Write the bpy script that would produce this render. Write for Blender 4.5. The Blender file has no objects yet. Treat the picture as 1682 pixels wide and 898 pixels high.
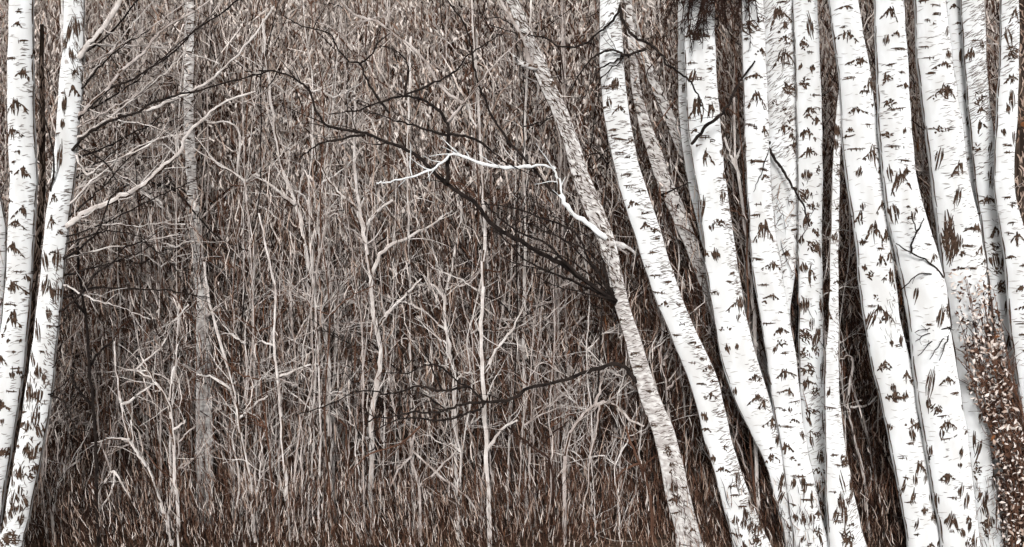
import bpy, math, random
import numpy as np

SEED = 7
rng = np.random.default_rng(SEED)
random.seed(SEED)
R = math.radians
scene = bpy.context.scene
COL = scene.collection

# ---------------------------------------------------------------- camera
FPX, CX, CY, EYE = 2310.0, 841.0, 449.0, 1.75
cam_d = bpy.data.cameras.new("camera")
cam_d.sensor_width = 36.0
cam_d.lens = 36.0 * FPX / 1682.0
cam_d.clip_start, cam_d.clip_end = 0.1, 2000
cam = bpy.data.objects.new("camera", cam_d)
cam.location = (0, 0, EYE)
cam.rotation_euler = (R(90), 0, 0)
COL.objects.link(cam)
scene.camera = cam


def W(x, y, d):
    """survey point: bearing/elevation read from the photo, at distance d -> world"""
    return np.array([(x - CX) / FPX * d, d, EYE - (y - CY) / FPX * d])


# ---------------------------------------------------------------- materials
def mat(name, col, rough=0.85, var=0.0, scale=30.0, col2=None, stretch=(1, 1, 1), bump=0.0, bscale=60.0, lo=0.35, hi=0.65):
    m = bpy.data.materials.new(name)
    m.use_nodes = True
    nt = m.node_tree
    b = nt.nodes["Principled BSDF"]
    b.inputs["Roughness"].default_value = rough
    b.inputs["Specular IOR Level"].default_value = 0.08
    b.inputs["Diffuse Roughness"].default_value = 1.0
    b.inputs["Base Color"].default_value = (*col, 1)
    tc = nt.nodes.new("ShaderNodeTexCoord")
    mp = nt.nodes.new("ShaderNodeMapping")
    mp.inputs["Scale"].default_value = stretch
    nt.links.new(tc.outputs["Object"], mp.inputs["Vector"])
    if col2 is not None:
        n = nt.nodes.new("ShaderNodeTexNoise")
        n.inputs["Scale"].default_value = scale
        n.inputs["Detail"].default_value = 4
        nt.links.new(mp.outputs["Vector"], n.inputs["Vector"])
        r = nt.nodes.new("ShaderNodeValToRGB")
        r.color_ramp.elements[0].position = lo
        r.color_ramp.elements[1].position = hi
        r.color_ramp.elements[0].color = (*col, 1)
        r.color_ramp.elements[1].color = (*col2, 1)
        nt.links.new(n.outputs["Fac"], r.inputs["Fac"])
        nt.links.new(r.outputs["Color"], b.inputs["Base Color"])
    if bump:
        n2 = nt.nodes.new("ShaderNodeTexNoise")
        n2.inputs["Scale"].default_value = bscale
        n2.inputs["Detail"].default_value = 3
        nt.links.new(mp.outputs["Vector"], n2.inputs["Vector"])
        bp = nt.nodes.new("ShaderNodeBump")
        bp.inputs["Strength"].default_value = bump
        bp.inputs["Distance"].default_value = 0.01
        nt.links.new(n2.outputs["Fac"], bp.inputs["Height"])
        nt.links.new(bp.outputs["Normal"], b.inputs["Normal"])
    return m


M = {}
M["bark"] = mat("birch_bark_white", (0.74, 0.735, 0.725), 0.8, scale=9, col2=(0.86, 0.87, 0.875), stretch=(1, 1, 0.5), bump=0.12, bscale=40)
M["bark_grey"] = mat("birch_bark_grey", (0.50, 0.46, 0.44), 0.9, scale=22, col2=(0.78, 0.76, 0.74), stretch=(1, 1, 2.2), bump=0.3, lo=0.4, hi=0.62)
M["bark_dark"] = mat("dark_bark", (0.035, 0.024, 0.019), 0.95, scale=40, col2=(0.15, 0.11, 0.085), stretch=(1, 1, 0.18), bump=0.5, lo=0.45, hi=0.7)
M["mark"] = mat("bark_scar", (0.034, 0.022, 0.016), 0.95, scale=50, col2=(0.12, 0.075, 0.052))
M["lent"] = mat("bark_lenticel", (0.12, 0.09, 0.075), 0.95, scale=50, col2=(0.2, 0.16, 0.14))
M["pale"] = mat("pale_dry_twig", (0.68, 0.585, 0.525), 0.9, scale=8, col2=(0.88, 0.81, 0.765))
M["cream"] = mat("cream_dry_twig", (0.33, 0.22, 0.165), 0.9, scale=6, col2=(0.64, 0.51, 0.43))
M["dark"] = mat("dark_twig", (0.022, 0.0125, 0.0098), 0.95, scale=10, col2=(0.050, 0.0285, 0.0215))
M["brown"] = mat("brown_twig", (0.074, 0.038, 0.026), 0.95, scale=3, col2=(0.18, 0.095, 0.063))
M["faint"] = mat("bark_faint_lines", (0.42, 0.39, 0.37), 0.95, scale=40, col2=(0.55, 0.52, 0.50))
M["bough_pale"] = mat("pale_bough_bark", (0.52, 0.46, 0.425), 0.9, scale=14, col2=(0.77, 0.725, 0.695), bump=0.3)
M["bough_cream"] = mat("tan_bough_bark", (0.34, 0.28, 0.25), 0.9, scale=14, col2=(0.62, 0.56, 0.53), bump=0.3)
M["rust"] = mat("rust_leaf", (0.20, 0.075, 0.03), 0.9, scale=5, col2=(0.27, 0.12, 0.055))
M["bough"] = mat("dark_bough_bark", (0.011, 0.0085, 0.008), 0.95, scale=25, col2=(0.036, 0.027, 0.023), bump=0.2)
M["litter"] = mat("leaf_litter", (0.022, 0.015, 0.012), 1.0, scale=20, col2=(0.10, 0.065, 0.045), bump=0.6, bscale=35)


# ---------------------------------------------------------------- object helpers
def link(name, me, parent=None):
    o = bpy.data.objects.new(name, me)
    COL.objects.link(o)
    if parent is not None:
        o.parent = parent
        o.matrix_parent_inverse = parent.matrix_world.inverted()
    return o


def mesh(name, verts, faces, mats, midx=None, smooth=True):
    me = bpy.data.meshes.new(name)
    me.from_pydata([tuple(map(float, v)) for v in verts], [], faces)
    for m in mats:
        me.materials.append(m)
    if midx is not None:
        me.polygons.foreach_set("material_index", np.asarray(midx, np.int32))
    if smooth:
        me.polygons.foreach_set("use_smooth", np.ones(len(me.polygons), bool))
    me.update()
    return me


def thing(name, label, cat, loc, group=None):
    o = bpy.data.objects.new(name, None)
    o.empty_display_size = 0.1
    o.location = tuple(float(v) for v in loc)
    COL.objects.link(o)
    bpy.context.view_layer.update()
    o["label"], o["category"] = label, cat
    if group:
        o["group"] = group
    return o


def child(name, me, parent, **props):
    """world-space mesh under a thing whose origin is elsewhere"""
    off = parent.matrix_world.translation if parent.parent is None else parent.matrix_world.translation
    me.transform(__import__("mathutils").Matrix.Translation(-off))
    o = bpy.data.objects.new(name, me)
    COL.objects.link(o)
    o.parent = parent
    for k, v in props.items():
        o[k] = v
    return o


def tri_mesh(name, V, F, mats, midx):
    """fast triangle mesh from numpy arrays"""
    me = bpy.data.meshes.new(name)
    nv, nf = len(V), len(F)
    me.vertices.add(nv)
    me.vertices.foreach_set("co", V.astype(np.float32).ravel())
    me.loops.add(nf * 3)
    me.loops.foreach_set("vertex_index", F.astype(np.int32).ravel())
    me.polygons.add(nf)
    me.polygons.foreach_set("loop_start", (np.arange(nf) * 3).astype(np.int32))
    for m in mats:
        me.materials.append(m)
    me.polygons.foreach_set("material_index", midx.astype(np.int32))
    me.update(calc_edges=True)
    return me


# ---------------------------------------------------------------- trunks
class Trunk:
    """rows: (y, xl, xr) outline readings; d: distance"""

    def __init__(s, rows, d, seed, top=-430, flare=0.0):
        r = np.array(rows, float)
        wd = (r[:, 2] - r[:, 1]) * .018
        r[:, 1] -= wd
        r[:, 2] += wd
        s.d, s.seed = d, seed
        y, c, h = r[:, 0], (r[:, 1] + r[:, 2]) / 2, (r[:, 2] - r[:, 1]) / 2
        # continue the stem above the frame and down to the ground with its own lean
        yg = CY + EYE / d * FPX + 8
        if y[-1] < yg:
            k = max(0, len(y) - 3)
            sl = (c[-1] - c[k]) / (y[-1] - y[k])
            y = np.append(y, yg)
            c = np.append(c, c[-1] + sl * (yg - r[-1, 0]))
            h = np.append(h, h[-1] * (1 + 0.10 + flare))
        k = min(2, len(y) - 1)
        sl = (c[k] - c[0]) / (y[k] - y[0])
        y = np.insert(y, 0, top)
        h = np.insert(h, 0, h[0] * 0.72)
        c = np.insert(c, 0, c[0] + sl * (top - r[0, 0]) * 0.7)
        s.y, s.c, s.h = y, c, h
        yy = np.arange(y[0], y[-1] + 1, 6.0)
        sm = lambda a: np.convolve(np.pad(np.interp(yy, y, a), 6, mode="edge"), np.ones(13) / 13, "valid")
        s.yy, s.cc, s.hh = yy, sm(c), sm(h)
        g = np.random.default_rng(seed)
        s.ph = g.uniform(0, 6.28, 8)
        s.y0, s.y1 = y[0], y[-1]

    def cen(s, y):
        return np.interp(y, s.yy, s.cc) + 0.5 * math.sin(y * 0.031 + s.ph[6]) + 0.35 * math.sin(y * 0.083 + s.ph[7])

    def rad(s, y, a):
        h = np.interp(y, s.yy, s.hh)
        n = 0.012 * math.sin(y * 0.05 + 2 * a + s.ph[0]) + 0.01 * math.sin(y * 0.11 + 3 * a + s.ph[1]) + 0.012 * math.sin(y * 0.021 - a + s.ph[2])
        return h * (1 + n)

    def pt(s, y, a, off=0.0):
        """a: angle round the stem, 0 = side facing the path, +90deg = right"""
        rr = s.rad(y, a) / FPX * s.d + off
        p = W(s.cen(y), y, s.d)
        return np.array([p[0] + rr * math.sin(a), p[1] - rr * math.cos(a), p[2]])

    def surf(s, x, y, off):
        y = min(max(y, s.y0 + 2), s.y1 - 2)
        u = (x - s.cen(y)) / np.interp(y, s.yy, s.hh)
        u = max(-0.985, min(0.985, u))
        return s.pt(y, math.asin(u), off)

    def base(s):
        return W(s.cen(s.y1), s.y1, s.d)


class Ink:
    """thin bark flakes/scars lying on a trunk's surface"""

    def __init__(s, tr, seed):
        s.t, s.v, s.f, s.m, s.g = tr, [], [], [], np.random.default_rng(seed)
        s.k = 0

    def stroke(s, pts, w0, wm, w1, mi=1, rot=0.0):
        pts = np.asarray(pts, float)
        n = len(pts)
        s.k += 1
        off = 0.0022 + 0.0009 * (s.k % 7) / 7
        tan = np.gradient(pts, axis=0)
        L = np.hypot(tan[:, 0], tan[:, 1]) + 1e-6
        nx, ny = -tan[:, 1] / L, tan[:, 0] / L
        ws = np.interp(np.linspace(0, 1, n), [0, 0.45, 1], [w0, wm, w1]) / 2
        b = len(s.v)
        for i in range(n):
            for sg in (-1, 1):
                x, y = pts[i, 0] + sg * nx[i] * ws[i], pts[i, 1] + sg * ny[i] * ws[i]
                if rot == 0.0:
                    s.v.append(s.t.surf(x, y, off))
                else:
                    y = min(max(y, s.t.y0 + 2), s.t.y1 - 2)
                    hh = np.interp(y, s.t.yy, s.t.hh)
                    s.v.append(s.t.pt(y, rot + (x - s.t.cen(y)) / hh, off))
        for i in range(n - 1):
            s.f.append((b + 2 * i, b + 2 * i + 1, b + 2 * i + 3, b + 2 * i + 2))
            s.m.append(mi)

    def line(s, x0, y0, x1, y1, w, bend=0.0, mi=1, rot=0.0, taper=0.35):
        mx, my = (x0 + x1) / 2 - (y1 - y0) * bend, (y0 + y1) / 2 + (x1 - x0) * bend
        t = np.linspace(0, 1, 4)[:, None]
        p = (1 - t) ** 2 * np.array([x0, y0]) + 2 * t * (1 - t) * np.array([mx, my]) + t ** 2 * np.array([x1, y1])
        s.stroke(p, w * taper, w, w * taper * 0.6, mi, rot)

    def chevron(s, x, y, w, h=None, rot=0.0):
        g = s.g
        h = h or w * g.uniform(0.5, 0.8)
        ax, ay = x + g.uniform(-.2, .2) * w, y - h * 0.5
        lone = g.uniform()
        for sd in (-1, 1):
            reach = (w / 2 + sd * (x - ax)) * g.uniform(.85, 1.1)
            drop = g.uniform(0.35, 1.0) * h
            if lone < .14 and sd == (-1 if lone < .07 else 1):
                reach *= .35
            # the wing is broken into a few dabs along its ridge
            for k in range(3):
                t0, t1 = k / 3 + g.uniform(0, .08), (k + 1) / 3 - g.uniform(-.08, .1)
                s.line(ax + sd * reach * t0, ay + drop * t0 ** 1.4, ax + sd * reach * t1, ay + drop * t1 ** 1.4, g.uniform(3.0, 5.0) * (1 - .45 * t0), sd * g.uniform(-.1, 0.25), 1, rot, 0.5)
            n = max(2, int(w / g.uniform(5.0, 8)))
            for i in range(n):
                t = (i + g.uniform(0, .8)) / n
                bx, by = ax + sd * reach * t * 0.85, ay + drop * t ** 1.4 + g.uniform(-.12, .05) * h
                ln = h * g.uniform(0.15, 0.55) * (1 - 0.5 * t)
                s.line(bx, by, bx + sd * g.uniform(-.3, .5) * ln, by + ln, g.uniform(1.9, 3.7), g.uniform(-.25, .25), 1, rot, 0.5)
        for i in range(max(2, int(w / 6))):
            bx = ax + g.uniform(-.14, .14) * w
            s.line(bx, ay - g.uniform(0, .3) * h, bx + g.uniform(-.12, .12) * w, ay + h * g.uniform(0.3, 0.95), g.uniform(2.4, 4.4), g.uniform(-.2, .2), 1, rot, 0.3)

    def dash(s, x, y, w, h=None, rot=0.0):
        g = s.g
        tilt = g.uniform(-.25, .2)
        for i in range(g.integers(2, 4)):
            ox, oy = g.uniform(-.2, .2) * w, g.uniform(-1.6, 1.6)
            q = g.uniform(.3, .5) * w
            s.line(x + ox - q, y + oy - tilt * q, x + ox + q, y + oy + tilt * q, g.uniform(1.5, 2.8), g.uniform(-.15, .1), 1, rot)
        for i in range(int(w / 4.5)):
            bx = x + g.uniform(-.4, .4) * w
            s.line(bx, y - g.uniform(1, 3), bx + g.uniform(-2, 2), y + g.uniform(2, 5), g.uniform(1.2, 2.2), 0, 1, rot)

    def spike(s, x, y, w, h=None, rot=0.0):
        g = s.g
        h = h or w * 2.2
        n = max(3, int(w / 1.8))
        sk = g.uniform(-.12, .12)
        for i in range(n):
            u = (i + .5) / n * 2 - 1
            ln = h * (1 - abs(u) ** 1.3 * 0.75) * g.uniform(.7, 1.05)
            yc = y + g.uniform(-.1, .1) * h
            bx = x + u * w * .42
            s.line(bx - sk * ln + g.uniform(-1, 1), yc - ln / 2, bx + sk * ln, yc + ln / 2, g.uniform(2.0, 3.4), g.uniform(-.12, .12), 1, rot, 0.3)

    def blob(s, x, y, w, h=None, rot=0.0):
        g = s.g
        h = h or w * .8
        th0 = g.uniform(.5, 1.9)
        for i in range(max(7, int(w * h / 14))):
            a, r = g.uniform(0, 6.28), g.uniform(0, 1) ** .7 * .5
            bx, by = x + math.cos(a) * r * w, y + math.sin(a) * r * h
            th = th0 + g.normal(0, .6)
            ln = g.uniform(.25, .6) * min(w, h)
            s.line(bx - math.cos(th) * ln / 2, by - math.sin(th) * ln / 2, bx + math.cos(th) * ln / 2, by + math.sin(th) * ln / 2, g.uniform(1.8, 3.4), g.uniform(-.3, .3), 1, rot)

    def hatch(s, y0, y1, u0, u1, n, ln=(4, 9), tilt=(-0.5, 0.1), w=(0.8, 1.5), mi=2):
        g = s.g
        for i in range(int(n)):
            y, u = g.uniform(y0, y1), g.uniform(u0, u1)
            c, h = s.t.cen(y), np.interp(y, s.t.yy, s.t.hh)
            x = c + u * h
            L = g.uniform(*ln)
            th = g.uniform(*tilt)
            s.line(x - math.cos(th) * L / 2, y - math.sin(th) * L / 2, x + math.cos(th) * L / 2, y + math.sin(th) * L / 2, g.uniform(*w), g.uniform(-.25, .25), mi)

    def cracks(s, y0, y1, u, w=1.5, gap=0.12, mi=1):
        """long peeling seams running up the flank of the stem"""
        g = s.g
        y = y0
        while y < y1:
            L = g.uniform(25, 70)
            ys = np.linspace(y, min(y + L, y1), 6)
            uu = u + g.uniform(-.02, .02)
            p = [(s.t.cen(q) + (uu + g.uniform(-.012, .012)) * np.interp(q, s.t.yy, s.t.hh), q) for q in ys]
            s.stroke(p, w * .4, w * g.uniform(.8, 1.3), w * .4, mi)
            y += L * (1 + g.uniform(-.06, gap))

    def behind(s):
        """the same kinds of scars on the sides turned away from the path"""
        g = s.g
        for y in np.arange(max(s.t.y0, -300), s.t.y1 - 20, 30):
            for rot in (2.0, 3.14, 4.28):
                if g.uniform() < .6:
                    w = g.uniform(12, 28)
                    (s.chevron if g.uniform() < .5 else s.dash)(s.t.cen(y) + g.uniform(-6, 6), y + g.uniform(-12, 12), w, None, rot + g.uniform(-.2, .2))


def trunk_mesh(tr, ink, mats, seg=28):
    V, F, MI = [], [], []
    ys = np.arange(tr.y0, tr.y1 + 0.1, 9.0)
    for y in ys:
        for k in range(seg):
            V.append(tr.pt(y, 2 * math.pi * k / seg))
    for i in range(len(ys) - 1):
        for k in range(seg):
            a, b = i * seg + k, i * seg + (k + 1) % seg
            F.append((a, a + seg, b + seg, b))
            MI.append(0)
    F.append(tuple(range(seg)))
    MI.append(0)
    b = len(V)
    V += ink.v
    F += [tuple(q + b for q in f) for f in ink.f]
    MI += ink.m
    return mesh("trunk", V, F, mats, MI)


# ---------------------------------------------------------------- branches
def catmull(P, n=5):
    P = np.asarray(P, float)
    if len(P) < 3:
        return np.array([P[0] + (P[-1] - P[0]) * t for t in np.linspace(0, 1, n + 1)])
    Q = np.vstack([2 * P[0] - P[1], P, 2 * P[-1] - P[-2]])
    out = []
    for i in range(1, len(Q) - 2):
        for t in np.linspace(0, 1, n, endpoint=False):
            p0, p1, p2, p3 = Q[i - 1:i + 3]
            out.append(0.5 * (2 * p1 + (p2 - p0) * t + (2 * p0 - 5 * p1 + 4 * p2 - p3) * t * t + (3 * p1 - p0 - 3 * p2 + p3) * t ** 3))
    out.append(P[-1])
    return np.array(out)


def tube(V, F, MI, P, r0, r1, mi=0, seg=6, g=rng, wob=0.12, p=1.0):
    P = np.asarray(P)
    n = len(P)
    T = np.gradient(P, axis=0)
    T /= np.linalg.norm(T, axis=1)[:, None] + 1e-9
    b = len(V)
    ref = np.array([0.31, 0.9, 0.3])
    for i in range(n):
        u = np.cross(T[i], ref)
        u /= np.linalg.norm(u) + 1e-9
        v = np.cross(T[i], u)
        rr = (r0 + (r1 - r0) * (i / (n - 1)) ** p)
        for k in range(seg):
            a = 2 * math.pi * k / seg
            q = rr * (1 + g.uniform(-wob, wob))
            V.append(P[i] + q * (math.cos(a) * u + math.sin(a) * v))
    for i in range(n - 1):
        for k in range(seg):
            a, c = b + i * seg + k, b + i * seg + (k + 1) % seg
            F.append((a, c, c + seg, a + seg))
            MI.append(mi)
    F.append(tuple(b + k for k in reversed(range(seg))))
    MI.append(mi)
    F.append(tuple(b + (n - 1) * seg + k for k in range(seg)))
    MI.append(mi)


def side_shoots(V, F, MI, P, r0, n, L, g, mi, lo=0.15):
    """fine shoots growing from a branch, part of its one body"""
    m = len(P)
    for i in range(n):
        k = int(g.uniform(lo, 0.97) * (m - 1))
        t = P[min(k + 1, m - 1)] - P[max(k - 1, 0)]
        t /= np.linalg.norm(t) + 1e-9
        d = t * g.uniform(.3, 1.0) + np.array([g.uniform(-.5, .5), g.uniform(-.4, .4), g.uniform(-.6, .8)])
        d /= np.linalg.norm(d)
        l = L * g.uniform(.4, 1.2)
        q = [P[k]]
        for j in range(4):
            d = d + g.uniform(-.28, .28, 3)
            d /= np.linalg.norm(d)
            q.append(q[-1] + d * l / 4)
        tube(V, F, MI, catmull(q, 2), r0 * g.uniform(.3, .5), 0.0012, mi, 4, g)


def branch_mesh(px, d0, d1, w0, w1, matname, seed, shoots=4, L=0.22, jit=1.6, extra=()):
    """px: list of photo bearings, d0..d1 distance from root to tip, w: thickness in photo px"""
    g = np.random.default_rng(seed)
    V, F, MI = [], [], []
    P = catmull(px, 5)
    P[1:-1] += g.normal(0, jit * 0.55, (len(P) - 2, 2))
    n = len(P)
    t = np.linspace(0, 1, n)
    d = d0 + (d1 - d0) * t + 0.05 * np.sin(t * 7 + g.uniform(0, 6)) * t
    Pw = np.array([W(P[i, 0], P[i, 1], d[i]) for i in range(n)])
    r0, r1 = w0 / 2 / FPX * d0, w1 / 2 / FPX * d1
    tube(V, F, MI, Pw, r0, r1, 0, 6, g, 0.24)
    side_shoots(V, F, MI, Pw, max(r0 * .6, .004), shoots, L, g, 0)
    matname = {"pale": "bough_pale", "cream": "bough_cream"}.get(matname, matname)
    mats = [M[matname]]
    if matname in ("bough_pale", "bough_cream", "bark", "bark_grey"):   # patches of dark bark flaking along the bough
        mats.append(M["mark"])
        run = 0
        side = 0
        ns = 6
        for f in range((n - 1) * ns):
            row, kk = divmod(f, ns)
            if kk == 0 and run <= 0 and g.uniform() < .6:
                run, side = int(g.integers(1, 6)), int(g.integers(0, ns))
            if run > 0 and (kk == side):
                MI[f] = 1
            if kk == ns - 1:
                run -= 1
    return mesh("branch", V, F, mats, MI), Pw


exec_order = []
TREES = {}


def add_tree(key, name, label, rows, d, marks=(), mats=("bark", "mark", "lent"), hatch=(), crack=1.5, grp="birches of the grove", back=True, flare=.1, cat="tree", **kw):
    seed = sum(ord(q) * (i + 3) for i, q in enumerate(key))
    tr = Trunk(rows, d, seed, flare=flare, **kw)
    ink = Ink(tr, seed + 1)
    fn = {"c": ink.chevron, "h": ink.dash, "d": ink.spike, "b": ink.blob}
    for m_ in marks:
        fn[m_[0]](*m_[1:])
    for h_ in hatch:
        ink.hatch(*h_)
    if crack:
        ink.cracks(max(tr.y0, -200), tr.y1, -0.972, crack * .75)
        ink.cracks(max(tr.y0, -200), tr.y1, 0.972, crack * .75)
    if mats[0] == "bark":
        ink.hatch(max(tr.y0, -100), min(tr.y1, 910), -.95, .95, 260, (4, 12), (-.45, .35), (.9, 1.7), 3)
        ink.hatch(max(tr.y0, -100), min(tr.y1, 910), .55, .97, 90, (4, 9), (-.5, .3), (.9, 1.5), 2)
        for q in range(14):
            y = ink.g.uniform(max(tr.y0, 0), min(tr.y1, 890))
            x = tr.cen(y) + ink.g.uniform(-.8, .8) * float(np.interp(y, tr.yy, tr.hh))
            [ink.dash, ink.dash, ink.spike, ink.chevron][q % 4](x, y, ink.g.uniform(6, 17))
        for q in range(5):
            y = ink.g.uniform(770, 900)
            if tr.y0 < y < tr.y1:
                x = tr.cen(y) + ink.g.uniform(-.9, .9) * float(np.interp(y, tr.yy, tr.hh))
                ink.spike(x, y, ink.g.uniform(5, 13), ink.g.uniform(16, 46))
    # the part of the stem above the frame
    g = ink.g
    for y in np.arange(-380, -20, 34):
        if y > tr.y0 + 20 and len(marks):
            ink.chevron(tr.cen(y) + g.uniform(-.4, .4) * 20, y, g.uniform(16, 30))
    if back:
        ink.behind()
    b = tr.base()
    t = thing(name, label, cat, (b[0], b[1], 0.0), grp)
    child("trunk", trunk_mesh(tr, ink, [M[q] for q in mats] + [M["faint"]]), t)
    TREES[key] = (t, tr)
    return t, tr


exec(r'''
def H(y0,y1,n,u0=-.9,u1=.9,ln=(4,9),tilt=(-.5,.1),w=(.8,1.5),mi=2): return (y0,y1,u0,u1,n,ln,tilt,w,mi)
''')

# ---- left pair
add_tree("L1", "birch_tree", "straight clean white birch with neat bird-shaped scars at the far left",
    [(0,17,55),(100,13,54),(200,15,57),(300,18,61),(350,16,58),(400,14,55),(450,12,52),(500,8,49),(550,2,45),(600,-4,41),(700,-20,24),(800,-36,9),(898,-50,-4)], 8.7,
    [("h",40,18,7),("c",33,47,18,12),("h",43,70,14),("h",24,98,18),("c",41,130,22,22),("c",35,182,36,26),("c",32,224,32,20),("h",30,268,10),("c",43,288,27,22),
     ("c",39,352,27,18),("c",34,372,34,16),("c",30,415,34,24),("h",36,446,16),("h",15,457,9),("d",48,457,7,16),("c",35,475,32,20),("h",20,498,14),("c",27,530,30,34),
     ("h",14,550,10),("b",21,558,9,8),("h",36,558,10),("h",31,577,8),("c",8,593,24,16),("d",27,614,9,16),("d",35,610,7,14),("h",23,640,14),("c",11,670,26,16),("d",12,690,7,16),("d",2,650,8,16),("b",8,740,20,20)],
    hatch=[H(80,130,16,.1,.7),H(190,260,26,-.7,.7),H(300,350,14,.2,.9),H(420,620,30,-.8,.8)])
add_tree("L0", "birch_tree", "pale birch mostly outside the frame, its edge showing beside the far left stem",
    [(250,-34,-12),(330,-26,2),(360,-22,11),(400,-22,11),(450,-26,8),(560,-36,2),(700,-55,-14)], 9.4, [], hatch=[H(330,600,60)], grp=None)
add_tree("L2", "birch_tree", "leaning white birch with blackened flaking foot and forked top, second from the left",
    [(0,106,138),(60,105,139),(100,102,138),(150,98,136),(200,95,131),(250,90,126),(300,84,122),(350,78,115),(400,73,110),(450,68,105),(500,62,100),(550,57,94),(600,50,90),(650,42,85),(700,35,77),(750,27,68),(800,17,58),(850,8,48),(898,-2,34)], 8.6,
    [("c",127,123,16,10),("c",126,155,16,18),("d",112,172,9,46),("d",109,206,8,22),("d",104,262,10,56),("d",118,60,10,60),("d",130,48,12,40),("d",122,90,8,34),("c",94,330,14,20),("c",90,370,14,22),
     ("d",80,428,14,42),("d",98,425,13,44),("d",80,470,14,38),("d",68,545,12,46),("d",86,515,10,30),("d",90,480,6,40),("d",70,610,14,26),("d",55,645,16,42),("d",70,650,14,34),("d",65,685,15,40),("b",43,697,16,14),("d",70,705,14,34),
     ("d",50,735,12,30),("d",58,745,13,30),("d",62,768,10,20),("d",38,775,12,26),("d",40,802,10,24),("b",55,778,12,16),("d",30,832,12,28),("d",36,815,8,20),("d",25,842,9,20),("b",25,880,22,24),("b",12,888,14,18),("d",46,820,9,30),("d",40,850,9,26),("d",15,850,8,30),("d",66,735,8,24),("d",52,700,8,28),("d",78,620,8,26),("d",60,590,10,30)],
    hatch=[H(430,640,110,.35,.95,(4,9),(.4,1.4)),H(0,130,70,.1,.95,(6,16),(1.0,1.7)),H(600,898,110,-.9,.9,(5,13),(.9,2.2),(1,2.4),1),H(280,420,40,.4,.9)])

# ---- far stems inside the thicket
add_tree("F1", "birch_tree", "slender distant grey birch rising through the brushwood behind the left branches",
    [(0,303,320),(100,303,319),(200,302,319),(300,306,324),(400,315,334),(450,318,339),(500,322,344),(560,322,346),(640,322,348)], 9.85,
    [("h",312,y,12) for y in range(40,600,47)], mats=("bark_grey","mark","lent"), hatch=[H(0,640,260,-.9,.9,(4,10),(-.6,.3),(.8,1.6),2),H(0,640,60,-.9,.9,(4,9),(-.5,.3),(1,2),1)], crack=1.6, grp=None)
add_tree("F2", "birch_tree", "faint brownish birch half buried in brushwood left of the distant grey one",
    [(0,196,214),(200,188,210),(340,178,200),(450,179,201),(560,180,203)], 10.7, [], mats=("bark_dark","mark","cream"), hatch=[H(0,700,300,-.9,.9,(4,11),(-.4,.6),(1,1.8),2)], crack=1.4, grp=None, back=False)

# ---- the leaning birches at centre right
add_tree("C4", "birch_tree", "curved grey hatched birch leaning left that carries the long black boughs",
    [(-60,806,822),(0,832,850),(50,852,873),(100,870,895),(150,890,917),(200,914,940),(250,931,956),(300,943,972),(350,961,995),(400,984,1012),(450,996,1021),(500,1010,1033),(550,1025,1050),(600,1036,1065),(650,1049,1081),(700,1071,1107),(735,1080,1115),(800,1089,1129),(850,1104,1142),(898,1117,1156)], 9.0,
    [("b",1093,738,12,18),("b",1101,762,12,10),("b",1100,773,12,8),("d",1104,800,14,26),("b",1107,818,17,18),("h",1108,840,17),("h",1121,797,10),("c",1135,870,15),("h",1121,890,13),("h",1066,641,12),("h",1073,697,14),("b",1098,745,8,20),("h",1020,524,16),("b",1002,400,12,16),("d",908,140,8,26),("b",985,380,10,14),("h",950,290,14),("h",1042,580,14),("h",1048,600,12)],
    mats=("bark_grey","mark","lent"), hatch=[H(0,470,330,-.9,.9,(5,12),(.3,1.3),(1,1.9),2),H(0,470,210,-.9,.9,(4,12),(.2,1.4),(1,2.6),1),H(470,735,260,-.9,.9,(5,10),(-.6,.4),(.9,1.6),2),H(735,898,130,-.3,.95,(5,12),(.4,1.3),(.9,1.6),2)], flare=.2, top=-120)
add_tree("C5", "birch_tree", "tall white birch with grey hatched rings leaning left, first of the bright right-hand stems",
    [(0,985,1017),(50,985,1021),(100,985,1024),(150,987,1028),(200,993,1034),(250,1003,1043),(300,1015,1058),(350,1033,1076),(400,1046,1090),(450,1062,1104),(500,1080,1124),(550,1102,1145),(600,1123,1171),(650,1141,1186),(700,1152,1195),(750,1166,1208),(800,1180,1226),(850,1192,1244),(885,1206,1258),(898,1212,1266)], 8.98,
    [("h",1005,143,38),("h",1003,147,30),("c",1015,184,22,14),("h",1007,215,18),("h",1020,230,32),("h",1016,253,20),("h",1027,288,22),("h",1032,307,18),("h",1052,315,18),("c",1040,338,20,12),("h",1058,350,15),("c",1060,374,20,12),("h",1077,392,12),("h",1072,414,20),("h",1063,437,10),("h",1076,453,20),("h",1096,463,16),("h",1080,480,24),("c",1088,500,16,10),("b",1112,500,9,8),("b",1118,532,10,8),("h",1136,562,16),("h",1152,588,14),("h",1134,594,14),
     ("c",1160,605,22,10),("h",1150,629,16),("h",1170,624,14),("c",1165,650,18,12),("d",1152,680,5,10),("c",1158,705,16,8),("b",1187,732,12,14),("d",1170,752,8,18),("c",1184,770,22,10),("h",1200,795,16),("h",1205,810,18),("h",1215,828,18),("d",1205,852,12,20),("d",1217,856,12,24),("b",1208,876,14,10),("d",1228,860,12,26),("c",1240,872,26,22),("b",1236,884,20,16),("d",1246,862,8,22)],
    hatch=[H(40,330,150,-.9,.9,(5,13),(-.5,.1)),H(330,620,200,-.1,.95,(5,12),(-.4,.4)),H(600,880,210,.1,.95,(5,13),(-.7,.2),(.9,1.8)),H(0,50,30,-.9,.9,(6,14),(-1.2,-.4))], flare=.3)
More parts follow.
